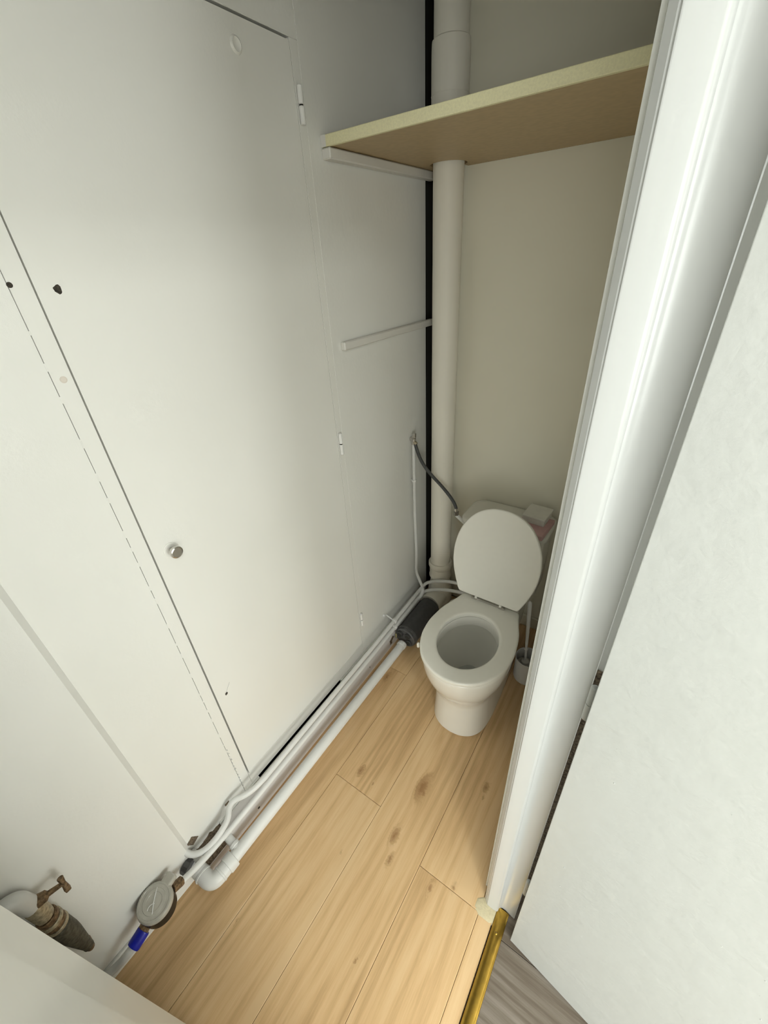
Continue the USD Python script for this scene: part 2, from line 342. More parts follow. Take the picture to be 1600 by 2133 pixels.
for y0, y1 in zip(ys, ys[1:]):
    cut = random.uniform(.35, 1.0)
    for x0, x1 in ((-.008 if -.12 < y0 < .46 else .0, cut), (cut, HX)):
        obj('plank', bx((x0 + .0005, y0 + .0005, -.008), (x1 - .0005, y1 - .0005, 0), .0009), mats['grey_oak'], fh)

# base plinth that carries the pipes, and skirtings
bl = structure('baseboard_left', 'white skirting board along the foot of the partition, behind the pipes', 'baseboard')
PX = -.8255
obj('board', bx((XW + .0075, .158, 0), (PX, 1.50, .083), .003), mats['plinth_paint'], bl)
obj('rough_end', bx((XW - .015, .050, 0), (PX, .1575, .044), .003), mats['plinth_paint'], bl)
rng = np.random.default_rng(8)
ny = 40; yy = np.linspace(.052, .157, ny)
prof = np.array([.052 + .016 * n for n in meshkit.noise(np.c_[yy * 90, np.zeros(ny), np.zeros(ny)], 3)])
ins = np.array([.004 + .010 * n for n in meshkit.noise(np.c_[yy * 130, np.ones(ny), np.zeros(ny)], 5)])
obj('broken_edge', loft([np.array([(XW - .012, y, .043), (PX - .0012, y, .043), (PX - .0012 - .004 * q, y, .043 + .4 * (p - .043)), (PX - i, y, p), (PX - i - .006, y, p + .014), (XW - .012, y, p + .02)]) for y, p, i, q in zip(yy, prof, ins, rng.random(ny))]), mats['broken_wood'], bl, label='broken raw edge of the skirting')
obj('caulk', cat_(bx((XW - .004, .158, .0), (XW + .0076, .33, .0835), .001), bx((XW - .004, .80, .0), (XW + .0076, 1.50, .0835), .001)), mats['wall_paint'], bl, kind='stuff')
for q, s_ in (((.270, .030), .0045), ((.945, .045), .003)):
    obj('screw_hole', lathe([(s_, 0), (s_, .0006), (s_ * .6, .0007)], (PX - .0001, q[0], q[1]), (1, 0, 0), 12), mats['dark_void'], bl)
obj('chipped_hole', cat_(bx((PX - .002, 1.115, .040), (PX + .0012, 1.150, .060), .0008, Rotation.from_euler('x', 30, degrees=True).as_matrix()),
                         bx((PX - .002, 1.118, .022), (PX + .0008, 1.134, .046), .0006)), mats['broken_wood'], bl)
obj('baseboard_front', bx((XW + .0125, -.645, 0), (XW + .024, .046, .062), .003), mats['plaster_paint'], label='low white skirting under the water meter', cat='baseboard', kind='structure')
obj('baseboard_back', bx((-.60, YB - .014, .0), (-.081, YB - .0005, .072), .004), mats['back_paint'], label='beige skirting board at the foot of the back wall', cat='baseboard', kind='structure')

# closet door in the partition
tc = structure('trim_1', 'flush white frame around the closet door', 'door frame')
obj('stile', bx((XW - .02, .2702, .075), (XW, .3012, 2.078), .0006), mats['door_paint'], tc)
obj('stile', bx((XW - .02, .9742, .0845), (XW, 1.0005, 2.078), .0004), mats['door_paint'], tc)
obj('gap', cat_(bx((XW - .019, .9726, .148), (XW - .0006, .9744, 2.073), .0002)), mats['dark_void'], tc)  # dark strip filling the slit, stands in for its shade
obj('rail', bx((XW - .02, .3016, .0845), (XW + .0008, .9734, .1470), .0008), mats['door_paint'], tc)
d1 = structure('door_1', 'tall flush white closet door with a small chrome knob', 'door')
leaf = prism([(XW - .02, 0), (XW + .0006, 0), (XW + .0006, 1), (XW - .02, 1)], .1482, 2.0728)
V = leaf.vertices; t = (2.0728 - V[:, 2]) / 1.925
V[:, 1] = np.where(V[:, 1] < .5, .3027 + .0040 * np.clip(t - .12, 0, 1), .9724)
V[:, 2] = np.where(V[:, 2] > 1, 2.0728, .1482 + .0006 * (V[:, 1] < .5))
obj('leaf', leaf, mats['door_paint'], d1)
kn = obj('knob', lathe([(.006, 0), (.006, .010), (.0085, .012), (.0135, .017), (.0150, .0225), (.0145, .027), (.0118, .0285), (.0112, .0278), (.0, .0275)], (XW + .0006, .345, 1.099), (1, 0, 0), 36), mats['chrome'], d1, smooth=40, label='small round chrome knob')
obj('rose', lathe([(.0185, 0), (.0185, .0012), (.016, .002)], (XW + .0006, .345, 1.098), (1, 0, 0), 30), mats['door_paint'], d1, smooth=40)
for (y, z, s, m) in ((.3355, 1.640, .0085, 'rust_hole'), (.3365, .558, .0055, 'rust_hole')):
    rng = np.random.default_rng(int(z * 100)); ang = np.arange(11) / 11 * 2 * np.pi
    rr = s * rng.uniform(.65, 1.15, 11)
    o = np.c_[y + rr * np.cos(ang) * .8, z + rr * np.sin(ang) * 1.2]
    obj('drilled_hole', loft([np.c_[np.full(11, XW + .0005), o], np.c_[np.full(11, XW + .0012), o * .92 + np.array([y, z]) * .08], np.c_[np.full(11, XW + .0008), o * .5 + np.array([y, z]) * .5]]), mats[m], d1, label='dark hole left by old door hardware')
obj('scrape', bx((XW - .0005, .345, .556), (XW + .0009, .3465, .592), .0002, Rotation.from_euler('x', -38, degrees=True).as_matrix()), mats['gloss_paint'], d1)
obj('filled_dent', lathe([(.0145, 0), (.0135, .0022), (.0105, .0040), (.0078, .0016), (.0, .0010)], (XW + .0002, .817, 2.03), (1, 0, 0), 24), mats['door_paint'], d1, smooth=50)
for z0, z1 in ((1.935, 2.003), (1.093, 1.169), (.262, .330)):
    zm = (z0 + z1) / 2
    h = obj('hinge', cyl((XW + .007, .9815, z0), (XW + .007, .9815, zm - .0015), .0066), mats['bracket_white'], d1, smooth=40)
    obj('knuckle', cyl((XW + .007, .9815, zm + .0015), (XW + .007, .9815, z1), .0066), mats['bracket_white'], h, smooth=40)
    obj('pin', cyl((XW + .007, .9815, zm - .003), (XW + .007, .9815, zm + .003), .0045), mats['dark_void'], h, smooth=40)
obj('old_stain', lathe([(.006, 0), (.004, .0006)], (XW + .0001, .2865, 1.505), (1, 0, 0), 12), mats['old_stain'], tc)
obj('drilled_hole', lathe([(.0042, 0), (.0042, .0007), (.002, .0006)], (XW - .0001, .2725, 1.651), (1, 0, 0), 10), mats['rust_hole'], tc)

# WC door frame: pressed profile, right jamb by the camera's right side
tf = structure('trim_2', 'glossy white moulded door frame of the toilet room', 'door frame')
def jamb(y0, s):
    pts = [(-.0695, .030), (-.0712, .0135), (-.0708, .0115), (-.0632, .0030), (-.0618, .0026), (-.0610, .0012), (-.0602, -.0002), (-.0585, -.0010), (-.050, -.0014), (-.040, -.0014), (-.0335, -.0010)]
    pts += [(-.0335 + .0062 * math.sin(t), -.0010 + .0062 * (1 - math.cos(t))) for t in np.linspace(.2, math.pi / 2, 7)]
    pts += [(-.0270, .0095), (-.0235, .0138), (-.0185, .0158), (-.010, .0160), (.000, .0148), (.010, .0132), (.0165, .0124), (.0178, .0135), (.0178, .0190), (.006, .0205), (.006, .043), (-.0695, .043)]
    p = [(x, y0 + s * y) for x, y in pts]
    return p if s < 0 else p
jp = Polygon(jamb(.4755, 1))
m = trimesh.creation.extrude_polygon(jp, 2.09, engine='earcut'); m.apply_translation((0, 0, .0015)); 
obj('jamb', m, mats['gloss_paint'], tf, smooth=30)
jp2 = Polygon(jamb(-.145, -1)); m = trimesh.creation.extrude_polygon(jp2, 2.09, engine='earcut'); m.apply_translation((0, 0, .0015))
m2 = m.copy()
obj('jamb', m2, mats['gloss_paint'], tf, smooth=30)
obj('head', bx((-.0695, -.188, 2.0918), (.0178, .518, 2.1295), .004), mats['gloss_paint'], tf)

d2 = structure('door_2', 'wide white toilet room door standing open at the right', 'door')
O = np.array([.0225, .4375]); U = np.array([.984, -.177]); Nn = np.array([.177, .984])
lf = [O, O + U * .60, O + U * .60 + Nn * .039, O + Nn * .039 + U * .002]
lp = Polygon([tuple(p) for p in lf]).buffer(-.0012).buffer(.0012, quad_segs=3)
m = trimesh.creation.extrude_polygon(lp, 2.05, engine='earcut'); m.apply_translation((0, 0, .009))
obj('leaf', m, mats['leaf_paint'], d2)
hp = np.array([.0222, .4725])
for z0, z1, in ((1.017, 1.098), (.258, .34), (1.79, 1.87)):
    zm = (z0 + z1) / 2
    h = obj('hinge', lathe([(.0, 0), (.004, .001), (.0062, .004), (.0062, zm - z0 - .0008), (.0, zm - z0 - .0008)], (hp[0], hp[1], z0), (0, 0, 1), 24), mats['leaf_paint'], d2, smooth=40)
    obj('knuckle', lathe([(.0, 0), (.0062, 0.0), (.0062, z1 - zm - .004), (.004, z1 - zm - .001), (.0, z1 - zm)], (hp[0], hp[1], zm + .0008), (0, 0, 1), 24), mats['leaf_paint'], h, smooth=40)
random.seed(9)
nb = []
for k in range(34):
    q = O + U * random.uniform(.01, .42) - Nn * .0002; zz = random.uniform(.1, 1.6)
    nb.append(trimesh.creation.icosphere(1, random.uniform(.0004, .0011)).apply_translation((q[0], q[1], zz)))
obj('paint_nib', cat_(*nb), mats['leaf_paint'], d2, kind='stuff')

# brass threshold strip and the filler at the jamb's foot
ts = thing('threshold_strip', 'domed golden brass threshold strip between the two wood floors', 'threshold', (-.014, .2, 0))
a = np.linspace(0, np.pi, 13)
prof = np.array([(-.014 - .0165 * math.cos(t), .0004 + .0052 * math.sin(t) ** .8) for t in a])
def strip_ring(y, k): return np.c_[prof[:, 0] + k * .008, np.full(13, y), prof[:, 1]]
obj('strip', loft([strip_ring(-.146, 0), strip_ring(.20, 0), strip_ring(.488, 0)]), mats['brass_strip'], ts, smooth=60)
for y in (.431, .20, -.03):
    s = obj('screw', lathe([(.0048, 0), (.0046, .0009), (.003, .0016), (0, .0017)], (-.0155, y, .0052), (0, 0, 1), 20), mats['brass_strip'], ts, smooth=40)
    obj('slot', bx((-.0195, y - .0005, .0066), (-.0115, y + .0005, .0070), .0001), mats['old_brass'], s)
obj('raw_rebate', bx((.0062, .526, .0), (.045, .5318, 1.07), .0008), mats['broken_wood'], tf, label='raw wood in the rebate behind the door, darkened for the gap shade')  # raw wood tone, plus the painted shade of the lower hinge gap
rng = np.random.default_rng(3)
gx, gy = np.meshgrid(np.linspace(-.098, -.031, 14), np.linspace(.440, .486, 12), indexing='ij')
P = np.c_[gx.ravel(), gy.ravel()]
hgt = .0016 * np.clip(1 - ((P[:, 0] + .056) / .036) ** 2 - ((P[:, 1] - .463) / .026) ** 2, 0, 1) ** .6 * (0.7 + .6 * rng.random(len(P)))
V = np.c_[P, hgt + .0002]; V[:, 2] = np.where(hgt <= 1e-6, -.002, V[:, 2])
idx = np.arange(14 * 12).reshape(14, 12)
F = np.vstack([np.c_[idx[:-1, :-1].ravel(), idx[1:, :-1].ravel(), idx[1:, 1:].ravel()], np.c_[idx[:-1, :-1].ravel(), idx[1:, 1:].ravel(), idx[:-1, 1:].ravel()]])
obj('filler_patch', (V, F), mats['filler'], smooth=True, label='dried cream filler smeared on the floor at the foot of the door frame', cat='filler')

# ------------------------------------------------------------------ shelf and battens
def batten(z0, z1, y0, y1, t, label, tilt=0):
    b = bx((XW - .001, y0, z0), (XW + t, y1, z1), .003)
    b.vertices[:, 2] += (b.vertices[:, 1] - y0) * tilt
    b.vertices[:, 2] += .0006 * np.sin(b.vertices[:, 1] * 40)
    obj('shelf_batten', b, mats['batten_paint'], label=label, cat='batten')
batten(1.8785, 1.902, 1.045, YB - .001, .027, 'white painted wooden batten carrying the shelf on the closet wall')
batten(1.420, 1.4445, 1.041, YB - .001, .017, 'lone white wooden batten on the partition, below the shelf', -.006)
sh = thing('shelf', 'wide brown shelf board with a raw cream front edge, above the toilet', 'shelf', (-.48, 1.3, 1.904))
from shapely.geometry import Point
board = Polygon([(XW + .001, 1.056), (-.081, 1.056), (-.081, YB - .002), (XW + .001, YB - .002)]).difference(Point(-.765, 1.529).buffer(.0585)).difference(Polygon([(-.795, 1.53), (-.735, 1.53), (-.735, 1.7), (-.795, 1.7)]))
if board.geom_type != 'Polygon': board = max(board.geoms, key=lambda g: g.area)
m = trimesh.creation.extrude_polygon(board, .019, engine='earcut'); m.apply_translation((0, 0, 1.9035))
obj('board', m, mats['shelf_underside'], sh)
e = bx((XW + .001, 1.045, 1.9025), (-.081, 1.0558, 1.9255), .0012)
obj('front_edge', e, mats['shelf_raw_edge'], sh, label='raw cream coloured front edge')
obj('painted_corner', bx((XW + .0006, 1.0435, 1.9022), (XW + .017, 1.0449, 1.9258), .0006), mats['batten_paint'], sh, label='white painted end of the front edge')

# ------------------------------------------------------------------ pipes
SX, SY = -.765, 1.529
ss = thing('soil_stack', 'thick vertical white soil pipe in the back left corner', 'pipe', (SX, SY, 0))
obj('pipe', lathe([(.0500, .22), (.0500, ZC - .001)], (SX, SY, 0)), mats['stack_paint'], ss, smooth=40)
obj('socket', lathe([(.0505, 2.028), (.0545, 2.032), (.0565, 2.045), (.0562, 2.16), (.055, 2.175), (.0505, 2.178)], (SX, SY, 0)), mats['stack_paint'], ss, smooth=40)
obj('seam_ring', lathe([(.0569, 2.060), (.0574, 2.0615), (.0569, 2.063)], (SX, SY, 0)), mats['stack_paint'], ss, smooth=40)
obj('collar', lathe([(.0505, .300), (.0575, .299), (.0615, .292), (.0615, .276), (.058, .266), (.0555, .262), (.0553, .222), (.0575, .214), (.0575, .206), (.051, .20), (.0505, .16)], (SX, SY, 0)), mats['stack_paint'], ss, smooth=30)
obj('branch_base', cat_(lathe([(.0505, .19), (.0515, .165), (.056, .15), (.062, .12), (.064, .06), (.066, 0.001)], (SX, SY, 0)),
                        tube([(SX, SY - .02, .085), (SX - .003, SY - .11, .078)], .056, 28)), mats['stack_paint'], ss, smooth=40)
pc = thing('pan_connector', 'dark grey rubber pan connector on the floor beside the toilet', 'pipe connector', (-.757, 1.29, 0))
c0 = np.array([-.762, 1.150, .074]); c1 = np.array([-.757, 1.405, .078]); ax = (c1 - c0) / np.linalg.norm(c1 - c0)
obj('sleeve', lathe([(.040, .018), (.0525, .018), (.055, .021), (.055, .10), (.0565, .105), (.0565, .25), (.050, .256)], c0, ax), mats['grey_rubber'], pc, smooth=30)
obj('end_cap', lathe([(.050, .004), (.054, .008), (.054, .0178), (.01, .0178)], c0, ax), mats['dark_grey_plastic'], pc, smooth=30)
for (dx, dz, r, L) in ((-.022, .024, .0165, .014), (.020, .028, .0155, .012), (.024, -.014, .017, .010)):
    b = obj('inlet_boss', cyl(c0 + (dx, .004 - L, dz), c0 + (dx, .012, dz), r), mats['grey_rubber'], pc, smooth=30)
    obj('plug_recess', lathe([(r * .72, 0), (r * .7, .0006)], c0 + (dx, .0038 - L, dz), (0, -1, 0)), mats['dark_void'], b, smooth=30)
obj('tag', bx((c0[0] - .045, c0[1] - .012, c0[2] - .006), (c0[0] - .037, c0[1] - .009, c0[2] + .022), .001), plain('tag_olive', (.30, .26, .12), .6), pc, label='small olive coloured tag')
obj('clamp', lathe([(.0572, .020), (.0572, .030)], c0, ax), mats['dark_grey_plastic'], pc, smooth=30)

WZ, WX = .050, -.7665
wp = thing('waste_pipe', 'white plastic waste pipe lying along the floor, with an elbow', 'pipe', (WX, .6, WZ))
obj('pipe', tube([(WX - .008, .105, WZ), (WX - .003, .6, WZ), (WX + .003, 1.139, WZ)], .0205, 28), mats['pipe_paint'], wp, smooth=40)
obj('end_socket', lathe([(.0205, 0), (.0225, .001), (.0232, .004), (.0232, .016), (.0225, .019), (.0205, .02)], (WX + .0018, 1.117, WZ), (0.004, 1, 0), 28), mats['white_plastic'], wp, smooth=30)
obj('collar', lathe([(.0215, 0), (.0268, .001), (.0272, .004), (.0272, .026), (.0262, .029), (.0215, .030)], (WX - .0078, .098, WZ), (.006, 1, 0), 32), mats['pipe_paint'], wp, smooth=30)
obj('elbow', tube(rounded([(WX - .008, .102, WZ), (WX - .0085, .046, WZ), (XW + .016, .044, WZ + .014)], .042, 10), .0238, 28), mats['pipe_paint'], wp, smooth=40)
obj('elbow_ring', lathe([(.0238, 0), (.0262, .001), (.0262, .006), (.0238, .007)], (WX - .048, .0448, WZ + .005), (-1, 0, .14), 28), mats['pipe_paint'], wp, smooth=30)
obj('elbow_ring', lathe([(.0238, 0), (.0253, .001), (.0253, .006), (.0238, .007)], (WX - .0083, .074, WZ), (0, 1, 0), 28), mats['pipe_paint'], wp, smooth=30)
obj('wall_stub', tube([(PX - .006, .150, .064), (WX - .012, .148, .056)], .0135, 20), mats['pipe_paint'], wp, smooth=40)
obj('stub_collar', cyl((WX - .034, .1485, .059), (WX - .022, .148, .057), .0165), mats['pipe_paint'], wp, smooth=40)

# two thin supply pipes on the plinth
sp = thing('supply_pipe', 'upper thin white water pipe along the skirting, with the bent end', 'pipe', (-.833, .7, .148))
up = [(XW + .002, .044, .142), (-.862, .050, .126), (-.842, .068, .119), (-.829, .105, .120), (-.829, .15, .127), (-.838, .180, .135), (-.852, .199, .144), (-.8545, .213, .1465), (-.842, .238, .147), (-.827, .272, .147), (-.819, .33, .148)]
obj('bent_end', tube(spline(up, 80), .0095, 16), mats['pipe_paint'], sp, smooth=50)
run = [(-.819, .329, .148), (-.822, .7, .148), (-.825, 1.1, .148), (-.828, 1.39, .149)]
obj('run', tube(spline(run, 24), .0095, 16), mats['pipe_paint'], sp, smooth=50)
cor = [(-.828, 1.389, .149), (-.826, 1.430, .154), (-.815, 1.4535, .170), (-.785, 1.463, .192), (-.74, 1.464, .215), (-.68, 1.464, .238), (-.60, 1.464, .252), (-.46, 1.464, .258)]
obj('corner_run', tube(spline(cor, 50), .0088, 16), mats['pipe_paint'], sp, smooth=50)
sp2 = thing('supply_pipe', 'lower thin white water pipe along the skirting, running to the water meter', 'pipe', (-.831, .6, .112))
run = [(-.8215, -.022, .135), (-.821, .02, .120), (-.8175, .10, .1125), (-.8155, .25, .112), (-.8175, .7, .112), (-.822, 1.2, .112), (-.824, 1.385, .113)]
obj('run', tube(spline(run, 60), .0095, 16), mats['pipe_paint'], sp2, smooth=50)
cor = [(-.824, 1.384, .113), (-.823, 1.412, .116), (-.815, 1.434, .128), (-.79, 1.444, .145), (-.75, 1.446, .166), (-.69, 1.446, .192), (-.61, 1.446, .213), (-.46, 1.446, .222)]
obj('corner_run', tube(spline(cor, 40), .0088, 16), mats['pipe_paint'], sp2, smooth=50)
def clip(p, ax_, r, parent, foot):
    p = np.array(p, float)
    c = obj('pipe_clip', lathe([(r, -.005), (r + .0035, -.005), (r + .0035, .005), (r, .005)], p, ax_, 18), mats['white_plastic'], parent, smooth=30)
    obj('clip_foot', cyl(p, np.array(foot, float), .0042), mats['white_plastic'], c, smooth=30)
clip((-.8255, 1.165, .148), (0, 1, 0), .0095, sp, (XW + .001, 1.172, .156))
clip((-.8215, 1.160, .112), (0, 1, 0), .0095, sp2, (PX - .004, 1.162, .081))
obj('clip_nail', lathe([(.0055, 0), (.006, .006), (.003, .009)], (XW + .001, 1.150, .172), (1, 0, 0), 14), mats['white_plastic'], sp, smooth=40)

rp = thing('riser_pipe', 'thin white pipe rising up the partition to the small valve', 'pipe', (-.862, 1.443, .2))
obj('pipe', tube(spline([(-.862, 1.440, .972), (-.8635, 1.4415, .78), (-.862, 1.443, .50), (-.861, 1.443, .30), (-.861, 1.443, .250), (-.852, 1.441, .220), (-.834, 1.437, .188), (-.8165, 1.428, .157), (-.8145, 1.418, .135)], 70), .0076, 14), mats['pipe_paint'], rp, smooth=50)
obj('elbow', tube(spline([(-.818, 1.430, .160), (-.8140, 1.419, .135), (-.816, 1.404, .120), (-.824, 1.385, .114)], 14), .0105, 16), mats['pipe_paint'], rp, smooth=50)
clip((-.8636, 1.4414, .785), (0, 0, 1), .0076, rp, (XW + .001, 1.4414, .785))
va = thing('valve', 'small chrome angle valve on the partition above the thin riser pipe', 'valve', (-.87, 1.443, .98))
obj('body', cat_(cyl((XW, 1.443, .985), (-.856, 1.443, .985), .009), cyl((-.862, 1.4405, .962), (-.862, 1.4405, .99), .0095)), mats['chrome'], va, smooth=30)
obj('handle', rbx((-.868, 1.436, .992), (-.853, 1.450, 1.012), .003, 3), mats['chrome'], va, smooth=40)
obj('nut', cyl((-.860, 1.4395, .976), (-.847, 1.4385, .966), .0085, sides=6), mats['nut_brass'], va)
fh_ = thing('flexible_hose', 'dark grey braided hose hanging from the valve to the cistern', 'hose', (-.75, 1.437, .8))
hose = spline([(-.857, 1.4395, .976), (-.846, 1.4385, .945), (-.826, 1.436, .902), (-.795, 1.4345, .861), (-.731, 1.434, .805), (-.678, 1.432, .757), (-.655, 1.431, .728), (-.6445, 1.430, .705)], 60)
obj('hose', tube(hose, .0073, 16), mats['braided_hose'], fh_, smooth=50)
obj('ferrule', cyl(hose[-1], (-.643, 1.430, .690), .0088), mats['chrome'], fh_, smooth=40)
obj('union_nut', cyl((-.643, 1.430, .690), (-.6415, 1.430, .671), .0115, sides=6), mats['dark_chrome'], fh_)
obj('inlet', cyl((-.642, 1.430, .671), (-.598, 1.4345, .636), .0085), mats['white_plastic'], fh_, smooth=40)

# ------------------------------------------------------------------ water meter, hose, stopcock, wall sleeve
MX, MY, MZ = -.8205, -.0700, .158
wm = thing('water_meter', 'round grey water meter with closed lid and black base, on the low pipe', 'water meter', (MX, MY, .1))
obj('body', lathe([(.020, -.045), (.036, -.043), (.0435, -.034), (.0445, -.026), (.0445, .006), (.040, .009)], (MX, MY, MZ)), mats['meter_black'], wm, smooth=30, label='black base')
obj('cap', lathe([(.0425, .006), (.0462, .007), (.0466, .012), (.0455, .018), (.0425, .0215), (.0385, .0225), (.0375, .0212), (.030, .0216), (.029, .0232), (.021, .0236), (.020, .0226), (.0, .0230)], (MX, MY, MZ), (0.10, -.02, 1)), mats['meter_cap'], wm, smooth=35, label='glossy grey hinged lid')
ang = math.radians(60)
tabm = rbx((-.017, .030, .0), (.017, .066, .019), .007, 4)
Rz = Rotation.from_euler('z', 12, degrees=True).as_matrix()
tabm.vertices = tabm.vertices @ Rz.T + np.array([MX - .002, MY, MZ + .004])
obj('lid_hinge', tabm, mats['meter_cap'], wm, smooth=50, label='rounded lid hinge')
sc = np.array([(.020, .014), (.010, .006), (.004, -.004), (-.006, -.012), (-.014, -.024), (-.022, -.030)])
def on_cap(q): return np.array([MX + q[1] * 1.0 + .004, MY + q[0], MZ + .0246])
obj('drip', cat_(tube(spline([on_cap(q) for q in [(.022, -.022), (.010, -.012), (.000, -.002), (-.010, .010), (-.018, .020)]], 14), .0013, 6),
                 tube(spline([on_cap(q) for q in [(-.002, .004), (-.012, -.002), (-.022, .002)]], 8), .0011, 6)), mats['white_plastic'], wm, smooth=50, label='thin raised white line standing in for a glint on the lid')  # white lines modelled in place of the glint on the lid
obj('outlet_nut', cyl((MX - .001, MY + .043, .140), (MX - .003, MY + .070, .126), .0135, sides=8), mats['old_brass'], wm)
obj('inlet_nut', cyl((MX + .002, MY - .041, .132), (MX + .004, MY - .055, .126), .015, sides=8), mats['old_brass'], wm)
obj('blue_collar', lathe([(.014, 0), (.0168, .001), (.0172, .004), (.0172, .034), (.0160, .038), (.012, .039)], (MX + .004, MY - .050, .126), (.12, -1, -.22), 28), mats['blue_plastic'], wm, smooth=30, label='bright blue plastic collar')
wh = thing('white_hose', 'white plastic hose curving away below the water meter', 'hose', (-.82, -.17, .1))
obj('hose', tube(spline([(MX + .008, MY - .086, .1185), (MX + .006, MY - .103, .113), (-.826, -.195, .092), (-.838, -.225, .078), (-.838, -.30, .06), (-.83, -.42, .06), (-.80, -.62, .06)], 50), .0105, 18), mats['hose_white'], wh, smooth=50)
st = thing('stopcock', 'corroded brass stopcock on a vertical pipe, half hidden at bottom left', 'stopcock', (-.838, -.205, .4))
VX, VY = -.8385, -.203
obj('riser', lathe([(.0, .250), (.0112, .252), (.0112, .262), (.0145, .29), (.0205, .345), (.0215, .362), (.0215, .405), (.017, .41), (.0, .412)], (VX, VY, 0), (0, 0, 1), 28), mats['verdigris'], st, smooth=35)
obj('tail', tube(rounded([(VX, VY, .255), (VX, VY, .235), (XW + .012, VY, .235)], .012), .0085, 14), mats['old_brass'], st, smooth=50)
for z0, z1, r, mname in ((.414, .424, .0225, 'nut_brass'), (.426, .438, .0215, 'old_brass'), (.440, .452, .0222, 'nut_brass'), (.454, .470, .020, 'old_brass')):
    obj('ring_nut', cyl((VX, VY, z0), (VX, VY, z1), r, .002), mats[mname], st, smooth=30)
obj('body', lathe([(.0, .470), (.0165, .472), (.018, .485), (.018, .52), (.0145, .535), (.0, .538)], (VX, VY, 0), (0, 0, 1), 28), mats['nut_brass'], st, smooth=40)
obj('pipe_tail', tube(rounded([(VX, VY, .530), (VX, VY - .006, .590), (VX + .002, VY - .20, .600)], .025), .0175, 20), mats['hose_white'], st, smooth=40, label='white painted pipe tail')
sd = np.array([.28, .92, .0]); sd /= np.linalg.norm(sd); s0 = np.array([VX, VY, .533])
obj('stem', cat_(lathe([(.013, 0), (.0135, .012), (.011, .026), (.006, .030), (.0045, .058)], s0, sd, 20)), mats['old_brass'], st, smooth=35)
hp_ = s0 + sd * .058; hd = np.cross(sd, [1, 0, .3]); hd /= np.linalg.norm(hd)
obj('tee_handle', cat_(tube([hp_ - hd * .016, hp_, hp_ + hd * .018], [.0062, .0045, .0065], 12), rbx(hp_ + hd * .018 - .0055, hp_ + hd * .018 + .0055, .002, 3)), mats['old_brass'], st, smooth=40)
ws = thing('wall_sleeve', 'grey mortar sleeve where the waste pipe enters the wall', 'pipe sleeve', (-.862, .02, .1))
obj('sleeve', tube([(XW + .0125, .030, .086), (-.850, .034, .084)], .026, 12), mats['dark_grey_plastic'], ws)
obj('stub', tube([(XW + .006, .058, .100), (-.838, .060, .096)], .012, 14), mats['pipe_paint'], ws, smooth=40)

# ------------------------------------------------------------------ toilet
TX = -.386
toilet = thing('toilet', 'white close-coupled toilet with its lid up, against the back wall', 'toilet', (TX, 1.15, 0))
RIM = [(0, .818), (.030, .8215), (.058, .831), (.090, .849), (.116, .873), (.147, .925), (.162, .975), (.166, 1.025), (.155, 1.11), (.132, 1.19), (.112, 1.25), (.104, 1.32), (.102, 1.42), (.09, 1.475), (0, 1.478)]
FOOT = [(0, .889), (.030, .892), (.058, .902), (.085, .922), (.105, .955), (.115, 1.0), (.118, 1.06), (.116, 1.15), (.108, 1.28), (.100, 1.36), (.08, 1.39), (0, 1.392)]
rim, foot = closed_half(RIM, TX, 144), closed_half(FOOT, TX, 144)
def inner(yc, ayf, ayb, b):
    t = np.arange(144) / 144 * 2 * np.pi       # starts at the front, same direction as the outlines
    y = np.where(np.cos(t) > 0, yc - ayf * np.cos(t), yc - ayb * np.cos(t))
    return np.c_[TX + b * np.sin(t), y]
rings = []
nf = normals2(foot)
for z, w, ins in ((.0, 0, .004), (.004, 0, 0), (.06, .0, .003), (.12, .0, .006), (.17, .02, .006), (.195, .07, .005), (.215, .16, .004), (.24, .32, .002), (.265, .50, 0), (.29, .66, 0), (.315, .79, 0), (.34, .885, 0), (.365, .95, 0), (.385, .985, 0), (.398, 1, 0), (.404, 1, .002), (.4075, 1, .007)):
    o = foot * (1 - w) + rim * w; rings.append(at(o - normals2(o) * ins, z))
for z, yc, f_, bk, b in ((.4075, 1.012, .150, .150, .120), (.405, 1.012, .143, .144, .113), (.398, 1.012, .140, .141, .110), (.366, 1.012, .139, .140, .109), (.360, 1.012, .142, .143, .112), (.357, 1.012, .151, .153, .121),
                         (.335, 1.012, .150, .153, .121), (.30, 1.012, .141, .150, .115), (.26, 1.01, .122, .142, .101), (.225, 1.005, .098, .128, .083), (.195, .998, .073, .105, .062), (.17, .992, .052, .080, .045), (.13, .99, .044, .06, .036), (.10, .99, .035, .045, .03)):
    rings.append(at(inner(yc, f_, bk, b), z))
obj('pan', loft(rings), mats['ceramic'], toilet, smooth=40)
obj('water', loft([at(inner(.995, .068, .098, .057), .186), at(inner(.995, .068, .098, .057), .1875)]), mats['water'], toilet)
obj('drip', rbx((TX - .168, .918, .375), (TX - .158, .930, .398), .004, 3), mats['ceramic'], toilet, smooth=50)

SEAT = [(0, .811), (.032, .8145), (.062, .8245), (.095, .843), (.122, .869), (.152, .921), (.167, .972), (.171, 1.025), (.166, 1.075), (.157, 1.122), (.142, 1.165), (.128, 1.205), (.1185, 1.234), (.108, 1.240), (0, 1.240)]
so = closed_half(SEAT, TX, 160)
t = np.arange(160) / 160 * 2 * np.pi
hole = np.c_[TX + .1095 * np.sin(t) * (1 + .02 * np.cos(t)), 1.0125 - .1365 * np.cos(t)]
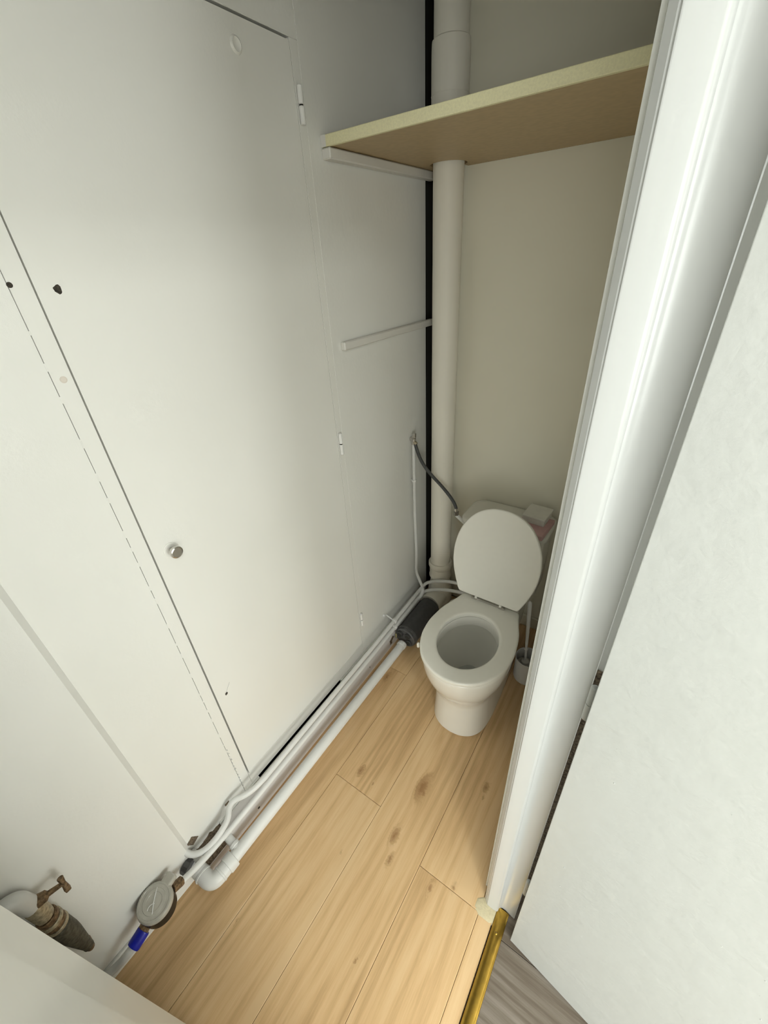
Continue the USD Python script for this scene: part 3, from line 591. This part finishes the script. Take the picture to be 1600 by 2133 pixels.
# match the hole's points with the outline's by direction, so that quads stay even
dirs = np.arctan2(so[:, 0] - TX, 1.0125 - so[:, 1]); hole = np.c_[TX + .1095 * np.sin(dirs), 1.0125 - .1365 * np.cos(dirs)]
no, nh = normals2(so), normals2(hole)
Z0, Z1 = .4125, .431
R = [at(so - no * k, z) for k, z in ((.006, Z0), (.0015, Z0 + .002), (0, Z0 + .005), (0, Z1 - .006), (.0015, Z1 - .0025), (.0045, Z1 - .0006), (.009, Z1))]
R += [at(hole + nh * k, z) for k, z in ((.012, Z1), (.006, Z1 - .001), (.002, Z1 - .0035), (0, Z1 - .007), (0, Z0 + .002), (.002, Z0))]
seat = obj('seat', loft(R, close=True), mats['seat_plastic'], toilet, smooth=40)
for dx, y in ((-.10, .895), (.10, .895), (-.10, 1.15), (.10, 1.15)):
    obj('buffer', rbx((TX + dx - .012, y, .4078), (TX + dx + .012, y + .02, .4128), .002, 3), mats['seat_plastic'], seat)
# hinge: two chrome blocks and two thin rods
for sx in (-.066, .052):
    hb = obj('hinge_block', rbx((TX + sx - .012, 1.2155, .4312), (TX + sx + .012, 1.238, .4415), .003, 3), mats['chrome'], toilet, smooth=40)
    obj('cap', rbx((TX + sx + (.002 if sx < 0 else -.012), 1.216, .438), (TX + sx + (.013 if sx < 0 else -.001), 1.230, .4485), .0035, 4), mats['seat_plastic'], hb, smooth=40)
obj('hinge_rod', cyl((TX - .066, 1.2215, .4365), (TX + .052, 1.2215, .4365), .0038), mats['chrome'], toilet, smooth=40)
obj('hinge_rod', cyl((TX - .066, 1.2335, .4425), (TX + .052, 1.2335, .4425), .0038), mats['chrome'], toilet, smooth=40)
LID = [(0, .391), (.034, .388), (.068, .377), (.105, .354), (.138, .315), (.158, .277), (.170, .236), (.1755, .185), (.174, .15), (.166, .105), (.152, .062), (.138, .028), (.127, .006), (.118, .001), (0, .001)]
lo = closed_half([(a, .4 - b) for a, b in LID], 0, 160); ln = normals2(lo)
LA = math.radians(15.0); LP = np.array([-.3965, 1.2175, .4475]); lt = np.array([0, math.sin(LA), math.cos(LA)]); lnv = np.array([0, -math.cos(LA), math.sin(LA)])
def lid_ring(ins, h, dish=0):
    q = lo - ln * ins
    return LP + np.c_[q[:, 0]] * np.array([1, 0, 0]) + np.c_[.4 - q[:, 1]] * lt + h * lnv
R = [lid_ring(.008, -.018), lid_ring(.0025, -.0165), lid_ring(0, -.013), lid_ring(0, -.004), lid_ring(.0015, -.0015), lid_ring(.0045, 0), lid_ring(.010, .0002)]
lid = obj('lid', loft(R), mats['seat_plastic'], toilet, smooth=45)
for sx in (-.066, .052):
    obj('hinge_tab', bx((TX + sx - .012, 1.228, .4325), (TX + sx + .012, 1.240, .452), .002), mats['chrome'], lid)
# cistern
def rrect(x0, x1, y0, y1, rf, rb_l, rb_r, z, n=10):
    pts = []
    for (cx, cy, r, a0) in ((x1 - rf, y0 + rf, rf, -90), (x1 - rb_r, y1 - rb_r, rb_r, 0), (x0 + rb_l, y1 - rb_l, rb_l, 90), (x0 + rf, y0 + rf, rf, 180)):
        for k in range(n): t = math.radians(a0 + 90 * k / (n - 1)); pts.append((cx + r * math.cos(t), cy + r * math.sin(t), z))
    return np.array(pts)
cis = obj('cistern', loft([rrect(-.585, -.278, 1.445, 1.600, .03, .035, .03, .338), rrect(-.598, -.265, 1.432, 1.606, .035, .04, .035, .352), rrect(-.604, -.262, 1.425, 1.608, .035, .04, .035, .50), rrect(-.607, -.260, 1.422, 1.608, .035, .04, .035, .648)]), mats['cistern_plastic'], toilet, smooth=40)
obj('cistern_lid', loft([rrect(-.610, -.256, 1.419, 1.609, .035, .055, .03, .6485), rrect(-.618, -.249, 1.412, 1.611, .04, .06, .035, .653), rrect(-.619, -.248, 1.411, 1.611, .04, .06, .035, .668), rrect(-.615, -.252, 1.415, 1.610, .038, .058, .033, .676), rrect(-.603, -.263, 1.427, 1.604, .03, .05, .03, .680), rrect(-.58, -.285, 1.45, 1.59, .02, .04, .02, .682)]), mats['cistern_plastic'], cis, smooth=45)
obj('outlet', tube(spline([(TX - .05, 1.34, .085), (TX - .16, 1.42, .075), (SX + .10, 1.475, .07)], 16), .042, 24), mats['stack_paint'], toilet, smooth=50)

# packets on the cistern
Rp = Rotation.from_euler('z', -4, degrees=True).as_matrix()
obj('pink_packet', bx((-.376, 1.398, .6825), (-.256, 1.545, .7035), .002, Rp), mats['pink_card'], label='flat pink packet lying on the cistern under the white box', cat='packet')
wbx = thing('white_box', 'small off-white card box on top of the pink packet', 'box', (-.32, 1.515, .7037))
obj('tray', bx((-.362, 1.468, .7037), (-.274, 1.566, .728), .0012, Rp), mats['white_card'], wbx)
obj('lid', bx((-.3655, 1.4635, .7282), (-.2705, 1.570, .7375), .002, Rp), mats['white_card'], wbx)

# toilet brush
BX, BY = -.2125, 1.306
bh = thing('brush_holder', 'white plastic toilet brush holder on the floor right of the toilet', 'brush holder', (BX, BY, 0))
obj('pot', lathe([(.0, .001), (.050, .001), (.0525, .004), (.0545, .125), (.0555, .128), (.0540, .130), (.0520, .128), (.050, .012), (.0, .010)], (BX, BY, 0)), mats['white_plastic'], bh, smooth=30)
tb = thing('toilet_brush', 'white toilet brush standing in its holder, handle leaning on the cistern side', 'toilet brush', (BX - .01, BY - .005, .02))
b0, b1 = np.array([-.224, 1.303, .11]), np.array([-.252, 1.330, .425]); dv = (b1 - b0) / np.linalg.norm(b1 - b0); LB = np.linalg.norm(b1 - b0)
obj('handle', lathe([(.0045, -.01), (.005, .0), (.0052, .055), (.0092, .060), (.0092, .064), (.0055, .069), (.0068, .12), (.0078, .20), (.0085, LB - .02), (.0075, LB - .006), (.0, LB)], b0, dv, 20), mats['white_plastic'], tb, smooth=35)
obj('neck', lathe([(.018, 0), (.017, .010), (.008, .016)], b0 - dv * .018, dv, 20), mats['white_plastic'], tb, smooth=40)
obj('bristles', lathe([(.012, -.09), (.030, -.085), (.036, -.05), (.034, -.02), (.015, -.015)], b0, dv, 26), mats['bristle'], tb, smooth=50)

# ------------------------------------------------------------------ unseen hallway ceiling lamp, added for its light (its light is set at the top)
lm = thing('ceiling_lamp', 'small white ceiling lamp added as an unseen light, outside the toilet room door', 'lamp', LAMP)
obj('base', lathe([(.05, .0), (.05, ZC - LAMP[2] - .0005)], (LAMP[0], LAMP[1], LAMP[2])), mats['white_plastic'], lm, smooth=30)
obj('shade', bx((LAMP[0] - .155, LAMP[1] - .155, LAMP[2] + .003), (LAMP[0] + .155, LAMP[1] + .155, LAMP[2] + .02), .003), mats['white_plastic'], lm)
